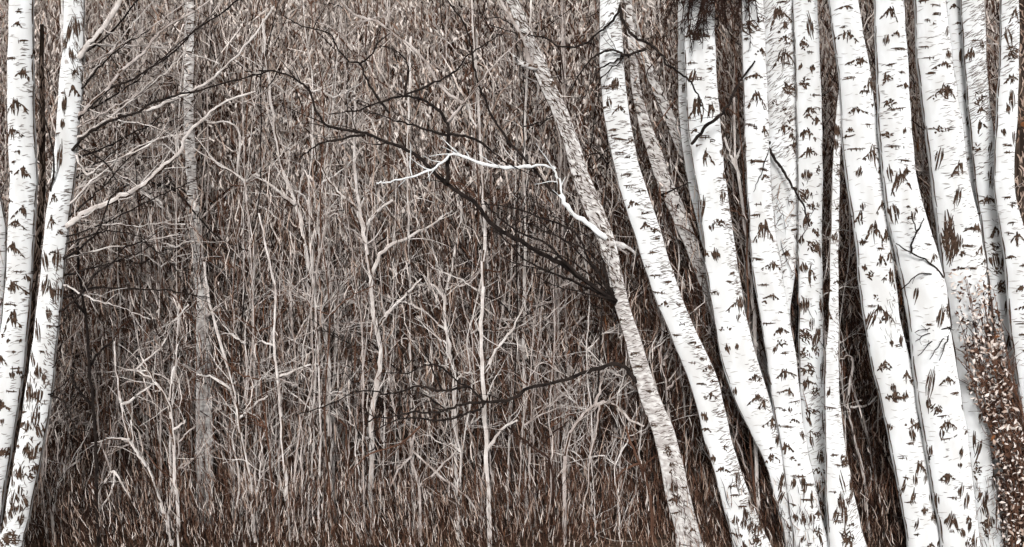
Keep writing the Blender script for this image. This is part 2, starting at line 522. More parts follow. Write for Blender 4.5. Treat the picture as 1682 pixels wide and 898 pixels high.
add_tree("C6", "birch_tree", "thin grey birch leaning behind the first bright stem, crossing towards the wide white one",
    [(60,1040,1053),(100,1053,1066),(150,1072,1090),(200,1094,1113),(250,1112,1131),(290,1130,1148),(400,1172,1192),(600,1240,1262)], 9.9, [], mats=("bark_grey","mark","lent"), hatch=[H(0,450,150,-.9,.9,(5,11),(.3,1.4),(1,1.8),2),H(0,450,130,-.9,.9,(5,12),(.3,1.4),(1,2.2),1)], grp=None, back=False)
add_tree("C7", "birch_tree", "grey speckled birch squeezed between the first bright stem and the wide white one",
    [(0,1026,1038),(140,1036,1050),(200,1048,1067),(250,1062,1088),(300,1078,1102),(350,1100,1130),(400,1124,1146),(460,1146,1168),(700,1236,1256)], 9.7, [], mats=("bark_grey","mark","lent"), hatch=[H(100,500,200,-.9,.9,(4,10),(-.2,1.2),(1,1.8),2),H(0,460,160,-.9,.9,(4,11),(-.2,1.3),(1.1,2.4),1)], grp=None, back=False)

# ---- the white stand on the right
add_tree("R7a", "birch_tree", "slim white birch tucked behind the left edge of the wide speckled one",
    [(0,1114,1132),(100,1114,1132),(200,1114,1133),(300,1130,1154),(500,1174,1197),(700,1238,1262),(898,1302,1330)], 9.6, [], hatch=[H(100,260,40,-.8,.2)], grp=None)
add_tree("R7", "birch_tree", "wide white birch with needle-dark scars and a speckled right flank under the dark spray",
    [(0,1124,1172),(50,1125,1174),(100,1126,1175),(150,1127,1178),(200,1130,1181),(250,1134,1187),(300,1145,1191),(350,1152,1198),(400,1156,1206),(450,1162,1213),(500,1170,1221),(550,1177,1230),(600,1186,1244),(650,1204,1263),(700,1228,1278),(750,1255,1292),(800,1268,1312),(850,1282,1330),(898,1296,1348)], 9.05,
    [("b",1140,60,28,20),("h",1158,63,16),("h",1165,82,13),("h",1135,105,20),("h",1164,116,14),("h",1143,132,26),("h",1160,163,14),("c",1148,190,36,36),("c",1160,188,24,26),("h",1152,227,28),("c",1158,268,26,30),("d",1182,252,8,16),("h",1145,240,10),("d",1188,290,6,22),("d",1152,340,10,48),("d",1166,375,8,16),("b",1179,367,20,14),("c",1159,420,12,16),("d",1173,418,15,26),("h",1170,481,20),("c",1206,505,30,26),("d",1208,520,8,20),("b",1189,540,18,8),("d",1192,572,9,22),("d",1206,567,8,16),
     ("c",1236,620,22,12),("c",1236,655,28,16),("d",1205,642,7,18),("c",1250,668,22,22),("c",1262,697,32,22),("d",1272,720,8,26),("c",1268,752,24,16),("d",1282,790,7,20),("d",1280,815,7,36),("b",1296,862,16,14),("c",1300,845,22,16),("d",1310,860,8,34),("d",1322,870,8,30),("b",1334,880,12,16)],
    hatch=[H(290,500,200,.3,.95,(4,8),(-.4,.2)),H(590,640,20,.2,.8),H(640,720,50,.2,.9,(5,10),(-.8,.6)),H(60,180,26,.1,.8)], flare=.2)
add_tree("R8", "birch_tree", "white birch with a ladder of small black chevrons, fourth bright stem of the stand",
    [(0,1218,1253),(100,1220,1258),(200,1223,1261),(300,1227,1266),(350,1230,1268),(400,1232,1274),(450,1236,1284),(500,1247,1292),(550,1255,1300),(600,1262,1309),(650,1267,1312),(700,1277,1319),(750,1287,1328),(800,1291,1339),(850,1297,1348),(898,1309,1362)], 8.95,
    [("c",1230,5,16,10),("b",1231,47,28,20),("b",1245,35,14,12),("c",1246,90,22,14),("c",1236,131,28,12),("c",1240,168,30,24),("h",1231,206,16),("c",1252,220,18,16),("h",1243,265,28),("h",1251,280,18),("c",1255,295,18,12),("h",1243,335,12),("h",1240,354,14),("c",1252,385,36,32),("h",1241,426,16),("c",1262,440,34,16),("h",1252,467,18),("c",1264,489,24,10),("h",1260,530,20),("c",1279,545,28,14),("b",1280,563,20,12),("h",1285,578,14),
     ("c",1287,617,32,18),("c",1287,645,28,14),("h",1301,658,22),("h",1277,669,9),("h",1287,698,24),("c",1289,738,28,18),("h",1306,778,26),("h",1326,792,16),("h",1322,817,28),("b",1329,828,6,6),("h",1300,827,9),("d",1303,848,8,20),("d",1315,850,9,26),("d",1328,848,9,24),("c",1338,845,18,14),("b",1338,868,14,16),("d",1342,880,6,30)],
    hatch=[H(330,420,24,.3,.9),H(640,780,14,-.4,.6),H(200,300,30,.4,.95)], flare=.2)
add_tree("R9", "birch_tree", "grey-shaded birch with tufted scars standing behind the chevron-laddered one",
    [(0,1253,1303),(100,1257,1307),(200,1260,1310),(300,1262,1311),(400,1262,1311),(450,1258,1308),(500,1252,1294),(600,1260,1300),(750,1280,1318)], 9.35,
    [("c",1280,35,38,30),("d",1284,45,8,22),("c",1287,70,26,12),("c",1284,105,40,30),("b",1292,148,24,18),("c",1288,218,30,18),("c",1298,247,24,20),("h",1295,332,14),("h",1298,355,12),("h",1300,378,16),("h",1280,8,18),("b",1270,172,12,8),("b",1283,185,12,10),("b",1293,200,10,14),("c",1290,420,24,12)],
    hatch=[H(0,260,420,-.9,.9,(5,12),(-1.0,-.3),(.7,1.3)),H(260,460,90,-.9,.9,(5,12),(-1.0,-.2))])
add_tree("R10", "birch_tree", "white birch with a heavily mottled lower half beside the dark cleft",
    [(0,1303,1342),(100,1306,1345),(200,1310,1350),(300,1311,1350),(400,1311,1349),(500,1312,1350),(600,1314,1352),(700,1317,1355),(800,1325,1362),(898,1334,1370)], 9.2,
    [("d",1327,48,12,54),("b",1317,75,12,22),("h",1326,88,14),("d",1330,115,10,18),("b",1319,140,14,22),("h",1335,158,20),("c",1326,185,20,12),("c",1339,203,22,14),("c",1321,225,32,18),("c",1323,255,30,16),("d",1322,290,18,24),("b",1340,280,10,14),
     ("b",1320,320,16,20),("b",1332,338,16,14),("c",1322,370,20,26),("b",1335,382,16,14),("d",1315,395,8,20),("b",1332,405,22,20),("d",1344,415,8,30),("d",1318,440,12,24),("c",1330,460,16,34),("d",1319,500,16,32),("d",1329,530,10,28),("b",1320,550,18,26),("d",1341,545,9,26),("b",1335,575,14,18),("d",1346,500,7,40),("b",1318,580,14,16),("b",1325,605,18,20),("d",1322,630,10,26),("b",1337,640,14,20),("b",1331,675,20,14),("d",1326,690,8,24),("b",1334,712,16,12),("d",1346,752,8,20),("b",1337,770,14,12),("b",1350,775,12,12),("d",1340,800,10,30),("d",1350,810,8,34),("b",1342,826,14,14),("d",1346,850,8,40),("d",1330,720,7,34),("d",1346,610,6,50),("d",1350,700,5,50)],
    hatch=[H(300,640,60,-.9,.9,(4,10),(-.5,1.5),(1,2),1),H(640,760,50,-.6,.6,(6,14),(-.9,-.4)),H(0,60,8,-.8,.2)])
add_tree("R11", "birch_tree", "narrow pale stem with peeling foot left of the big dark gap",
    [(180,1374,1386),(240,1370,1381),(300,1366,1378),(400,1364,1377),(500,1362,1377),(600,1355,1376),(700,1355,1382),(750,1356,1390),(800,1357,1400),(850,1360,1410),(898,1365,1420)], 8.8,
    [("d",1359,645,6,20),("h",1371,680,11),("h",1367,745,15),("b",1384,755,18,32),("h",1373,762,13),("d",1379,790,8,44),("h",1367,805,13),("b",1374,815,5,5),("h",1373,840,13),("h",1371,852,15),("b",1386,880,20,32),("d",1392,812,6,30),("d",1381,832,8,30),("c",1392,860,16,10)],
    hatch=[H(240,600,60,-.8,.8,(4,9),(.4,1.4)),H(790,898,40,.1,.9,(6,13),(-.9,-.3))], top=120, flare=.3)
add_tree("R12", "birch_tree", "broad bright birch with scattered black star-shaped scars right of the big dark gap",
    [(0,1362,1408),(50,1367,1416),(100,1376,1425),(150,1380,1432),(200,1383,1439),(250,1386,1443),(300,1391,1448),(350,1399,1455),(400,1406,1463),(450,1411,1469),(500,1416,1473),(550,1424,1481),(600,1432,1496),(650,1446,1505),(700,1457,1514),(750,1465,1523),(800,1475,1530),(850,1487,1540),(898,1494,1548)], 8.75,
    [("c",1382,18,28,8),("c",1388,68,40,20),("c",1400,107,38,14),("h",1390,131,22),("c",1420,150,36,26),("c",1405,187,32,12),("h",1428,175,9),("h",1420,208,12),("h",1390,225,14),("h",1400,247,28),("h",1435,247,11),("c",1422,270,34,40),("d",1405,285,10,20),("c",1442,285,14,22),("d",1411,340,8,16),("c",1408,362,16,22),("c",1440,345,22,22),("c",1428,387,30,32),("c",1445,390,20,22),("d",1412,398,8,16),("b",1442,403,5,7),("c",1441,430,18,18),("c",1455,425,14,20),("d",1416,440,8,14),("b",1423,452,12,14),("c",1453,462,24,30),("b",1432,488,9,10),("c",1437,515,24,22),("c",1450,523,24,20),("d",1456,562,8,16),("d",1473,558,10,26),("h",1466,566,14),("c",1449,598,14,12),
     ("c",1446,604,18,14),("c",1482,620,18,20),("b",1468,650,38,16),("d",1463,645,7,24),("d",1478,648,7,24),("d",1458,700,9,14),("d",1490,690,8,16),("c",1495,700,24,16),("h",1479,694,6),("h",1488,725,13),("h",1478,748,15),("c",1498,770,30,24),("d",1512,780,8,26),("h",1482,782,9),("h",1490,820,14),("d",1522,813,6,20),("d",1528,845,14,28),("h",1500,873,10),("d",1535,888,10,22),("c",1520,893,16,12)],
    hatch=[H(0,300,20,-.5,.7),H(480,560,30,-.4,.6,(8,16),(1.0,1.6),(.6,1.0)),H(700,860,20,-.5,.6)], flare=.15)
add_tree("R13", "birch_tree", "stoutest white birch, widening to a broad foot, with a forked twig across its face",
    [(0,1437,1484),(100,1439,1489),(200,1443,1495),(250,1446,1499),(300,1451,1504),(350,1457,1517),(400,1468,1535),(450,1480,1548),(500,1487,1554),(550,1496,1560),(600,1502,1569),(650,1506,1577),(700,1514,1584),(750,1523,1590),(800,1530,1597),(850,1542,1602),(898,1549,1607)], 8.6,
    [("c",1455,30,30,24),("d",1450,70,10,24),("c",1466,62,18,10),("h",1472,84,24),("h",1458,110,16),("c",1453,135,16,18),("c",1478,147,24,12),("b",1455,173,15,15),("h",1466,181,26),("b",1452,224,18,11),("d",1479,218,7,15),("h",1466,243,30),("d",1457,287,9,30),("h",1485,283,14),("h",1478,266,20),("c",1475,305,32,34),("d",1464,350,16,40),("d",1497,347,6,13),("h",1515,402,12),("c",1526,425,15,14),("d",1497,485,7,38),("d",1535,520,16,38),("c",1545,515,20,26),
     ("d",1520,625,12,64),("b",1527,668,20,16),("c",1545,625,28,14),("h",1560,643,16),("b",1572,666,10,8),("h",1540,680,18),("c",1550,700,32,20),("d",1537,708,8,20),("d",1568,740,9,22),("d",1566,760,8,13),("c",1547,785,20,22),("d",1568,800,11,30),("h",1560,812,20),("d",1553,850,16,30),("d",1572,870,8,22),("c",1580,850,14,12),("b",1585,885,12,16),("d",1518,660,6,30),("d",1524,740,5,26),("d",1536,820,6,26)],
    hatch=[H(100,300,60,-.9,.3),H(300,420,24,-.6,.4),H(720,830,20,-.6,.2)], flare=.15)
add_tree("R14", "birch_tree", "tall white birch with a long black cleft scar standing above the withered bush",
    [(0,1502,1551),(100,1507,1563),(200,1518,1577),(300,1531,1590),(350,1537,1604),(400,1543,1612),(450,1550,1620),(500,1556,1620),(600,1568,1622),(700,1582,1620),(800,1595,1634),(898,1606,1646)], 8.95,
    [("h",1512,5,17),("h",1530,13,15),("h",1532,27,15),("h",1517,37,11),("d",1549,55,8,20),("h",1513,80,12),("d",1550,93,12,18),("c",1538,113,34,12),("c",1540,160,44,26),("b",1545,155,20,18),("b",1533,215,18,12),("h",1550,215,18),("d",1536,262,11,44),("c",1567,280,28,20),("d",1562,325,13,44),("c",1590,378,34,14),("h",1585,376,26),("c",1600,415,20,16),("h",1570,440,22),("h",1588,440,15),("d",1616,445,7,18),("d",1552,395,18,86),("d",1556,410,16,60),("d",1550,385,12,76),("d",1554,400,16,70),("d",1549,372,8,60),("b",1569,415,12,16),("h",1580,404,26),("d",1588,760,6,60),("d",1600,740,6,60),("d",1595,720,6,50),("b",1600,770,10,30),("d",1612,820,8,40),("b",1615,860,14,40),("d",1598,860,5,50),("h",1590,640,14)],
    hatch=[H(60,330,90,-.5,.9,(5,13),(-.5,.1)),H(330,440,40,-.2,.9),H(760,898,30,.1,.9,(6,13),(-.9,-.3))], flare=.15)
add_tree("R15", "birch_tree", "narrow white birch glimpsed between the cleft-scarred stem and the hatched one",
    [(0,1551,1581),(100,1560,1588),(200,1570,1596),(300,1580,1606),(500,1598,1626)], 9.2,
    [("d",1575,95,10,30),("d",1583,160,10,28),("d",1586,198,9,22),("c",1565,15,16,10),("h",1570,40,10),("b",1574,60,8,10)], hatch=[H(220,300,20)])
add_tree("R16", "birch_tree", "birch with a hatched upper bole curving down behind the withered bush",
    [(0,1577,1615),(100,1584,1619),(200,1592,1627),(300,1602,1641),(400,1616,1650),(450,1622,1654),(500,1630,1658),(600,1642,1664),(700,1655,1677),(800,1669,1690)], 9.05,
    [("d",1590,92,14,28),("d",1607,78,8,20),("b",1602,165,14,22),("c",1608,185,18,10),("c",1606,213,17,20),("b",1600,243,13,14),("d",1620,245,7,34),("d",1622,292,14,44),("c",1618,335,30,18),("c",1632,385,22,20),("b",1630,405,14,14),("d",1640,360,8,24),("b",1642,470,22,16),("d",1648,500,8,40),("d",1640,430,6,30),("b",1636,445,12,12),("d",1652,560,6,60)],
    hatch=[H(0,200,230,-.9,.9,(6,15),(-.9,-.2),(.8,1.5)),H(220,300,50,-.9,.9,(5,10),(-.9,-.2)),H(320,480,70,-.9,.9,(5,12),(-.5,1))])
add_tree("R17", "birch_tree", "white birch at the far right edge, bending outwards as it drops",
    [(0,1643,1672),(100,1643,1673),(200,1636,1670),(260,1633,1664),(300,1633,1663),(350,1638,1672),(400,1648,1690),(500,1656,1702),(600,1667,1714),(700,1682,1730)], 8.8,
    [("c",1660,30,16,22),("d",1652,65,10,44),("b",1658,90,18,28),("c",1655,135,26,16),("d",1657,165,12,44),("d",1650,182,8,24),("h",1653,240,9),("d",1660,228,5,34),("h",1650,325,15),("h",1655,338,14),("h",1655,367,10),("h",1653,384,12),("c",1668,398,24,26),("h",1674,435,14),("c",1672,475,18,10),("c",1672,508,22,12),("h",1670,530,20),("h",1674,548,16),("d",1644,218,8,18),("h",1676,575,12)],
    hatch=[H(0,130,80,-.9,.9,(5,13),(-.9,-.3)),H(450,640,60,-.5,.9,(5,12),(-.3,.4))])
# dark stems
add_tree("D1", "dark_tree", "thin brown-barked stem wedged between the two leftmost white birches",
    [(120,64,72),(300,66,76),(450,53,63),(600,37,47),(700,24,33),(800,9,17),(898,-8,1)], 9.0, [], mats=("bark_dark","mark","cream"), crack=0, grp=None, back=False, top=40, hatch=[H(100,880,190,-.85,.85,(8,20),(1.3,1.9),(1.2,2.6),2)])
add_tree("D2", "dark_tree", "dark-barked tree with a rusty knot at the upper right corner",
    [(0,1672,1698),(200,1668,1700),(300,1662,1692),(420,1672,1702),(600,1700,1740)], 9.5, [], mats=("bark_dark","mark","cream"), crack=0, grp=None, back=False, hatch=[H(0,420,240,-.9,.9,(6,16),(.8,2),(1.2,2.6),2)])
add_tree("D3", "dark_tree", "dark leaning stem at the lower right edge beyond the withered bush",
    [(400,1622,1640),(560,1646,1664),(640,1658,1678),(720,1672,1694),(800,1688,1710)], 9.3, [], mats=("bark_dark","mark","cream"), crack=0, grp=None, back=False, top=200, hatch=[H(400,800,220,-.9,.9,(6,16),(1.0,1.9),(1.2,2.6),2)])

# ---------------------------------------------------------------- boughs (children of their tree)
def bough(key, pts, w0, w1, m="bough", d1=0.0, shoots=3, L=.2, lab=None, name="branch"):
    t, tr = TREES[key]
    seed = int(abs(pts[0][0] * 7 + pts[-1][0] * 3 + pts[-1][1])) % 100000
    shoots = int(shoots * 1.9 + .5)
    x0, y0 = pts[0]
    cx, hh = tr.cen(y0), float(np.interp(y0, tr.yy, tr.hh))
    u = (x0 - cx) / hh
    if 2.3 < abs(u):
        dr = tr.d - .06
    elif abs(u) > .6 and w0 > 2.2:
        pts = [(cx + .35 * hh * (1 if u > 0 else -1), y0 + (y0 - pts[1][1]) * .15), (cx + max(.9, min(1.02, abs(u))) * hh * (1 if u > 0 else -1), y0)] + list(pts[1:])
        dr = tr.d
    else:
        dr = tr.d - hh / FPX * tr.d * math.sqrt(max(0.0, 1 - u * u)) - .004
    me, _ = branch_mesh(pts, dr, tr.d + d1 - (.12 if d1 > -.2 and abs(u) <= .6 else 0), w0, w1, m, seed, shoots, L)
    o = child(name, me, t)
    if lab:
        o["label"] = lab
    return o

# long black boughs of the curved grey birch
bough("C4", [(1010,495),(975,470),(930,440),(880,410),(839,388),(805,366),(780,332),(745,310),(715,284),(690,260),(660,243),(620,227),(595,217),(540,207),(520,180),(505,145),(485,130),(460,120),(425,115)], 9, 2.8, d1=-.5, shoots=12, L=.25, lab="long black bough arching left")
bough("C4", [(1005,488),(985,450),(965,422),(945,382),(890,358),(840,340),(790,335)], 5.5, 1.8, d1=-.3, shoots=5)
bough("C4", [(1006,490),(950,452),(900,402),(850,380),(815,352),(795,330)], 6, 2, d1=-.35, shoots=4)
bough("C4", [(1008,493),(940,462),(870,432),(835,398),(805,372)], 5, 2, d1=-.2, shoots=4)
bough("C4", [(1006,480),(990,440),(965,412),(930,395),(880,372),(845,362)], 4, 1.5, d1=-.45, shoots=4)
def limb(key, pts, w0, w1, d, m="bough", shoots=3, L=.2, d1=None):
    """a limb continuing from another bough: starts at that bough's own distance"""
    t, tr = TREES[key]
    seed = int(abs(pts[0][0] * 5 + pts[-1][0] * 3 + pts[-1][1] * 2)) % 100000
    shoots = int(shoots * 1.7 + .5)
    me, _ = branch_mesh(pts, d, d if d1 is None else d1, w0, w1, m, seed, shoots, L)
    return child("branch", me, t)
for q_ in ([(1007,491),(960,470),(905,446),(860,436),(820,420)],[(1004,486),(955,440),(915,418),(870,405),(838,402)],[(1006,478),(975,440),(940,405),(905,380),(880,352),(850,322)],[(1002,470),(990,425),(968,392),(935,368),(905,352)],[(1003,492),(950,478),(910,470),(880,452)]):
    bough("C4", q_, 3.6, 1.3, d1=-.25, shoots=5, L=.22)
limb("C4", [(600,221),(540,232),(510,245),(485,267)], 4.5, 1.5, 8.62)
limb("C4", [(735,300),(736,250),(735,205),(715,176),(690,162),(660,157),(620,170),(590,180),(540,188)], 7, 2, 8.72, shoots=6)
limb("C4", [(735,222),(700,213),(670,203),(640,195),(600,182)], 5, 1.5, 8.7)
limb("C4", [(735,218),(780,228),(810,250),(838,270),(880,290)], 5, 1.5, 8.72)
limb("C4", [(930,330),(900,306),(870,270),(839,236),(810,195),(795,160),(782,125),(775,85),(765,45),(735,0)], 5, 3, 8.95, shoots=6, d1=8.8)
limb("C4", [(640,186),(620,160),(600,125),(592,105),(575,100),(555,80),(540,55),(495,42),(465,25)], 4.5, 1.8, 8.7, shoots=4)
limb("C4", [(592,105),(610,90),(620,70),(640,55)], 3.5, 1.5, 8.7, shoots=2)
limb("C4", [(665,156),(670,110),(655,85),(625,75)], 4, 1.5, 8.7, shoots=3)
limb("C4", [(665,156),(715,135),(750,115),(770,90),(800,70),(830,50)], 4, 1.5, 8.7, shoots=3)
limb("C4", [(735,200),(765,166),(800,120),(839,80),(880,40)], 4, 1.8, 8.7, "cream", shoots=2)
limb("C4", [(765,172),(740,155),(715,130),(695,95),(655,60),(620,35),(585,25),(560,0),(545,-30)], 5, 3, 8.75, "cream", shoots=9)
limb("C4", [(735,205),(750,185),(765,170),(775,195),(782,208)], 6, 3, 8.75, "pale", shoots=1)
# white bough
o = bough("C4", [(995,392),(970,370),(935,345),(919,312),(914,282),(890,270),(840,275),(790,268),(745,253),(715,275),(685,287),(640,298),(618,300)], 9.5, 2.2, "bark", d1=-.45, shoots=9, L=.2, lab="white bough bent like an elbow")
bough("C4", [(1000,400),(1020,402),(1045,418)], 12, 8, "bark_grey", d1=.3, shoots=0)
bough("C4", [(880,112),(862,106),(852,103),(845,92)], 10, 4, "bark_grey", d1=-.08, shoots=2, L=.1, name="broken_stub")
bough("C4", [(868,108),(862,75),(848,45),(820,-5)], 9, 5, "cream", d1=-.3, shoots=2)
# lower bough
bough("C4", [(1046,624),(1025,602),(1005,599),(965,610),(920,625),(870,637),(840,655),(795,660),(765,662),(740,670),(720,677),(675,677),(650,685),(615,687),(598,697)], 8, 2, d1=-.4, shoots=7, lab="low black bough reaching left")
limb("C4", [(797,660),(788,672),(760,680),(730,690),(670,687),(640,695),(610,710)], 5, 1.5, 8.72, shoots=4)
limb("C4", [(795,660),(770,635),(750,625),(720,600),(695,600),(670,612),(625,612)], 4.5, 1.5, 8.72, shoots=4)
limb("C4", [(770,634),(725,642),(700,637),(680,635),(640,647),(590,642),(540,665),(485,682)], 4.5, 1.5, 8.72, shoots=4)
limb("C4", [(727,640),(710,605),(695,575)], 4, 1.5, 8.72, shoots=1)
limb("C4", [(735,676),(700,650),(675,640)], 4, 1.5, 8.72, shoots=1)
limb("C4", [(690,700),(655,730),(600,750),(570,790)], 3.5, 1.5, 8.7, "brown", shoots=4)
# boughs of the first bright stem
bough("C5", [(1014,10),(1023,37),(1043,60),(1067,73),(1087,90),(1097,107),(1124,124),(1140,144),(1152,175)], 6, 2.5, d1=-.35, shoots=4)
bough("C5", [(1060,80),(1030,90),(1007,83),(983,88),(960,110),(935,150)], 5, 1.8, d1=-.3, shoots=4)
bough("C5", [(1032,91),(1010,100),(987,113),(970,140),(955,165)], 4, 1.6, d1=-.3, shoots=3)
bough("C5", [(1015,12),(1003,37),(983,53),(960,72),(920,77),(890,60),(840,52),(800,40)], 4.5, 1.6, d1=-.3, shoots=4)
bough("C5", [(1022,97),(993,123),(975,150)], 3, 1.4, d1=-.2, shoots=1)
bough("C7", [(1085,320),(1110,310),(1135,300)], 4, 2, d1=-.5, shoots=0)
bough("C7", [(1070,330),(1090,470),(1100,475),(1125,460)], 3, 2, "pale", d1=.4, shoots=1)
# twigs on the right stand
bough("R8", [(1240,100),(1217,130),(1207,150),(1187,184),(1160,207),(1136,236)], 3, 6, d1=-.15, shoots=2)
bough("R9", [(1258,238),(1275,262),(1290,285),(1305,312),(1318,335),(1330,372)], 6, 2.5, d1=-.45, shoots=2, L=.1)
bough("R8", [(1262,245),(1250,285),(1238,315)], 2, 1, d1=-.2, shoots=0)
bough("R13", [(1549,457),(1526,430),(1496,415),(1472,400)], 4, 2, d1=-.25, shoots=1, L=.08)
bough("R13", [(1496,415),(1500,395),(1504,382),(1497,347)], 3.4, 1.6, d1=-.25, shoots=1, L=.06)
bough("R13", [(1504,382),(1512,370),(1517,358)], 3, 1.4, d1=-.2, shoots=0)
bough("R13", [(1549,457),(1536,453),(1509,450),(1479,477)], 3.4, 1.6, d1=-.25, shoots=1, L=.06)
for tip in ((1503,546),(1504,560),(1508,584),(1527,590),(1543,592)):
    bough("R13", [(1560,538),((1560+tip[0])/2+4,(538+tip[1])/2-6),tip], 3.6, 1.3, d1=-.2, shoots=2, L=.06)
bough("R13", [(1530,752),(1548,738),(1572,714)], 3, 1.5, d1=-.12, shoots=0)
# boughs of the second birch on the left
bough("L2", [(133,187),(153,167),(177,143),(207,110),(233,90),(253,63),(280,40),(330,12),(360,-20)], 6.83, 3.28, "cream", d1=-.2, shoots=5)
bough("L2", [(134,190),(180,145),(213,133),(247,110),(280,90),(320,50),(385,5),(410,-20)], 4.39, 2.46, d1=-.25, shoots=5)
bough("L2", [(118,247),(143,220),(167,205),(200,192),(227,183),(253,167),(290,157),(330,147),(380,134),(440,117)], 5.12, 2.11, d1=-.15, shoots=6, L=.25)
bough("L2", [(240,182),(280,165),(325,145),(370,110),(419,55),(450,10)], 5.86, 2.81, "pale", d1=-.1, shoots=4)
bough("L2", [(112,370),(133,353),(167,337),(207,320),(240,300),(265,275),(295,250),(305,222),(340,190),(372,165),(420,150)], 10.74, 3.28, "pale", d1=-.25, shoots=6, L=.25, lab="thick pale bough rising right")
bough("L2", [(112,422),(147,393),(167,367),(183,323),(213,303)], 4.39, 2.11, d1=-.2, shoots=4)
bough("L2", [(104,510),(133,483),(160,447),(187,430),(203,407),(233,398),(253,410),(280,430),(305,470)], 4.39, 1.40, d1=-.2, shoots=6)
bough("L2", [(112,400),(160,383),(193,380),(227,388),(240,397),(262,420)], 3.29, 1.12, d1=-.2, shoots=4)
bough("L2", [(98,535),(115,515),(128,495)], 2.93, 1.12, d1=-.1, shoots=2)
bough("L2", [(90,600),(97,575),(107,550)], 2.93, 1.12, d1=-.1, shoots=2)
bough("L2", [(94,645),(110,625),(125,608)], 2.93, 1.12, d1=-.15, shoots=2)
bough("L2", [(97,650),(105,660),(113,683),(127,703),(150,708)], 3.66, 1.40, d1=-.15, shoots=6)
bough("L2", [(85,312),(90,260),(73,193),(57,153)], 4.39, 1.76, d1=-.25, shoots=2)
bough("L2", [(130,95),(145,72),(170,45),(195,5),(210,-30)], 10.74, 7.50, "pale", d1=-.1, shoots=3)
bough("L2", [(110,105),(104,60),(100,0),(92,-40)], 8.78, 6.56, "bark_grey", d1=.2, shoots=2)
bough("L2", [(122,255),(143,287),(173,267),(233,245),(280,210)], 4.88, 2.35, "pale", d1=-.1, shoots=4)
bough("L2", [(160,60),(176,85),(192,108)], 2.93, 1.40, d1=0.0, shoots=1)
bough("L2", [(150,240),(175,268),(193,298)], 3.66, 2.11, d1=-.1, shoots=1)
bough("F1", [(250,300),(290,315),(320,350),(360,390),(410,412)], 4.39, 2.11, d1=-.5, shoots=4)

gL = np.random.default_rng(21)
for i in range(22):
    y0 = 70 + i * 20 + gL.uniform(-8, 8)
    t_, tr_ = TREES["L2"]
    x0 = tr_.cen(y0) + float(np.interp(y0, tr_.yy, tr_.hh))
    Lp, an = gL.uniform(110, 300), gL.uniform(.25, .85) if i % 5 else gL.uniform(-.5, -.1)
    q_ = [(x0, y0)]
    for k in range(1, 6):
        an += gL.normal(0, .13)
        q_.append((q_[-1][0] + math.cos(an) * Lp / 5, q_[-1][1] - math.sin(an) * Lp / 5))
    bough("L2", q_, gL.uniform(3, 4.6), 1.5, ["pale", "bough", "cream", "pale", "bough"][i % 5], d1=gL.uniform(-.15, .25), shoots=6, L=.24)

# ---------------------------------------------------------------- saplings
def sapling(label, stems, d, m="pale", w=(7, 3), group=None, shoots=8, L=.3, name="sapling", seed=0):
    d = max(9.1, d - .6) if d > 9.25 else d
    y1 = CY + EYE / d * FPX
    s0 = list(stems[0])
    if s0[0][1] < y1 - 5:
        dx = (s0[0][0] - s0[1][0]) * .25
        s0 = [(s0[0][0] + dx + 4, y1 + 2), (s0[0][0] + dx * .4, (y1 + s0[0][1]) / 2)] + s0
    b = W(s0[0][0], s0[0][1], d)
    t = thing(name, label, "sapling", (b[0], b[1], 0), group)
    for i, st in enumerate([s0] + list(stems[1:])):
        sd = seed * 31 + i + int(abs(st[0][0]))
        k = 1 if i == 0 else .7
        me, _ = branch_mesh(st, d, d + (0 if i == 0 else random.uniform(-.15, .15)), w[0] * k, w[1] * (1 if i == 0 else .8), m, sd, shoots if i == 0 else max(1, shoots // 3), L)
        child("stem" if i == 0 else "branch", me, t)
    return t

sapling("pale sapling snaking up from the low black bough to the upper left tangle", [[(542,730),(540,650),(537,570),(527,515),(510,450),(500,400),(485,330),(465,280),(450,200),(440,120),(432,30)],[(510,402),(525,360),(550,345)],[(485,335),(455,312),(420,285)],[(527,515),(540,480),(552,440)]], 10.2, w=(9,4), shoots=14)
sapling("straighter pale sapling close beside the snaking one", [[(547,690),(552,600),(551,525),(540,450),(528,400),(520,330)],[(551,525),(575,490),(600,462)]], 10.3, w=(7,3))
sapling("pale Y-forked sapling in the middle of the thicket", [[(610,690),(620,625),(625,575),(612,505),(608,450),(595,370),(585,300),(582,225),(582,160)],[(596,372),(585,340),(555,315),(525,270),(510,220)],[(612,450),(630,410),(670,390),(720,360),(742,345)],[(597,380),(615,352),(645,328)],[(622,535),(640,510),(670,480),(692,458)]], 10.0, w=(10,4), shoots=12)
sapling("needle-straight pale sapling just right of the Y-forked one", [[(676,690),(676,600),(674,450),(671,330),(670,250),(672,165),(675,60)]], 10.3, w=(6,3))
sapling("pale sapling with an arched side branch above the low black bough", [[(747,640),(740,580),(730,515),(740,450),(752,390),(758,330)],[(735,545),(725,537),(695,510),(665,495)],[(733,500),(715,470),(690,468)]], 10.1, w=(7,3.5))
sapling("tall thin pale sapling running down to the foot of the frame at centre", [[(805,898),(800,750),(795,660),(790,550),(793,450),(795,350),(790,240),(782,120),(775,0)],[(795,612),(815,575),(839,545),(860,505)],[(800,740),(825,705),(850,690)]], 9.7, w=(8,3.5), shoots=10)
sapling("pale sapling with upswept twigs left of the curved grey birch", [[(862,730),(860,575),(862,450),(865,360),(860,280),(865,120),(872,0)],[(862,590),(885,550),(910,525)],[(861,580),(840,545),(825,520)]], 10.2, w=(7,3))
sapling("faint sapling nearest the curved grey birch", [[(934,720),(932,615),(930,540),(928,450),(922,330),(915,200)],[(931,560),(950,530),(972,510)]], 10.5, "cream", w=(6,3))
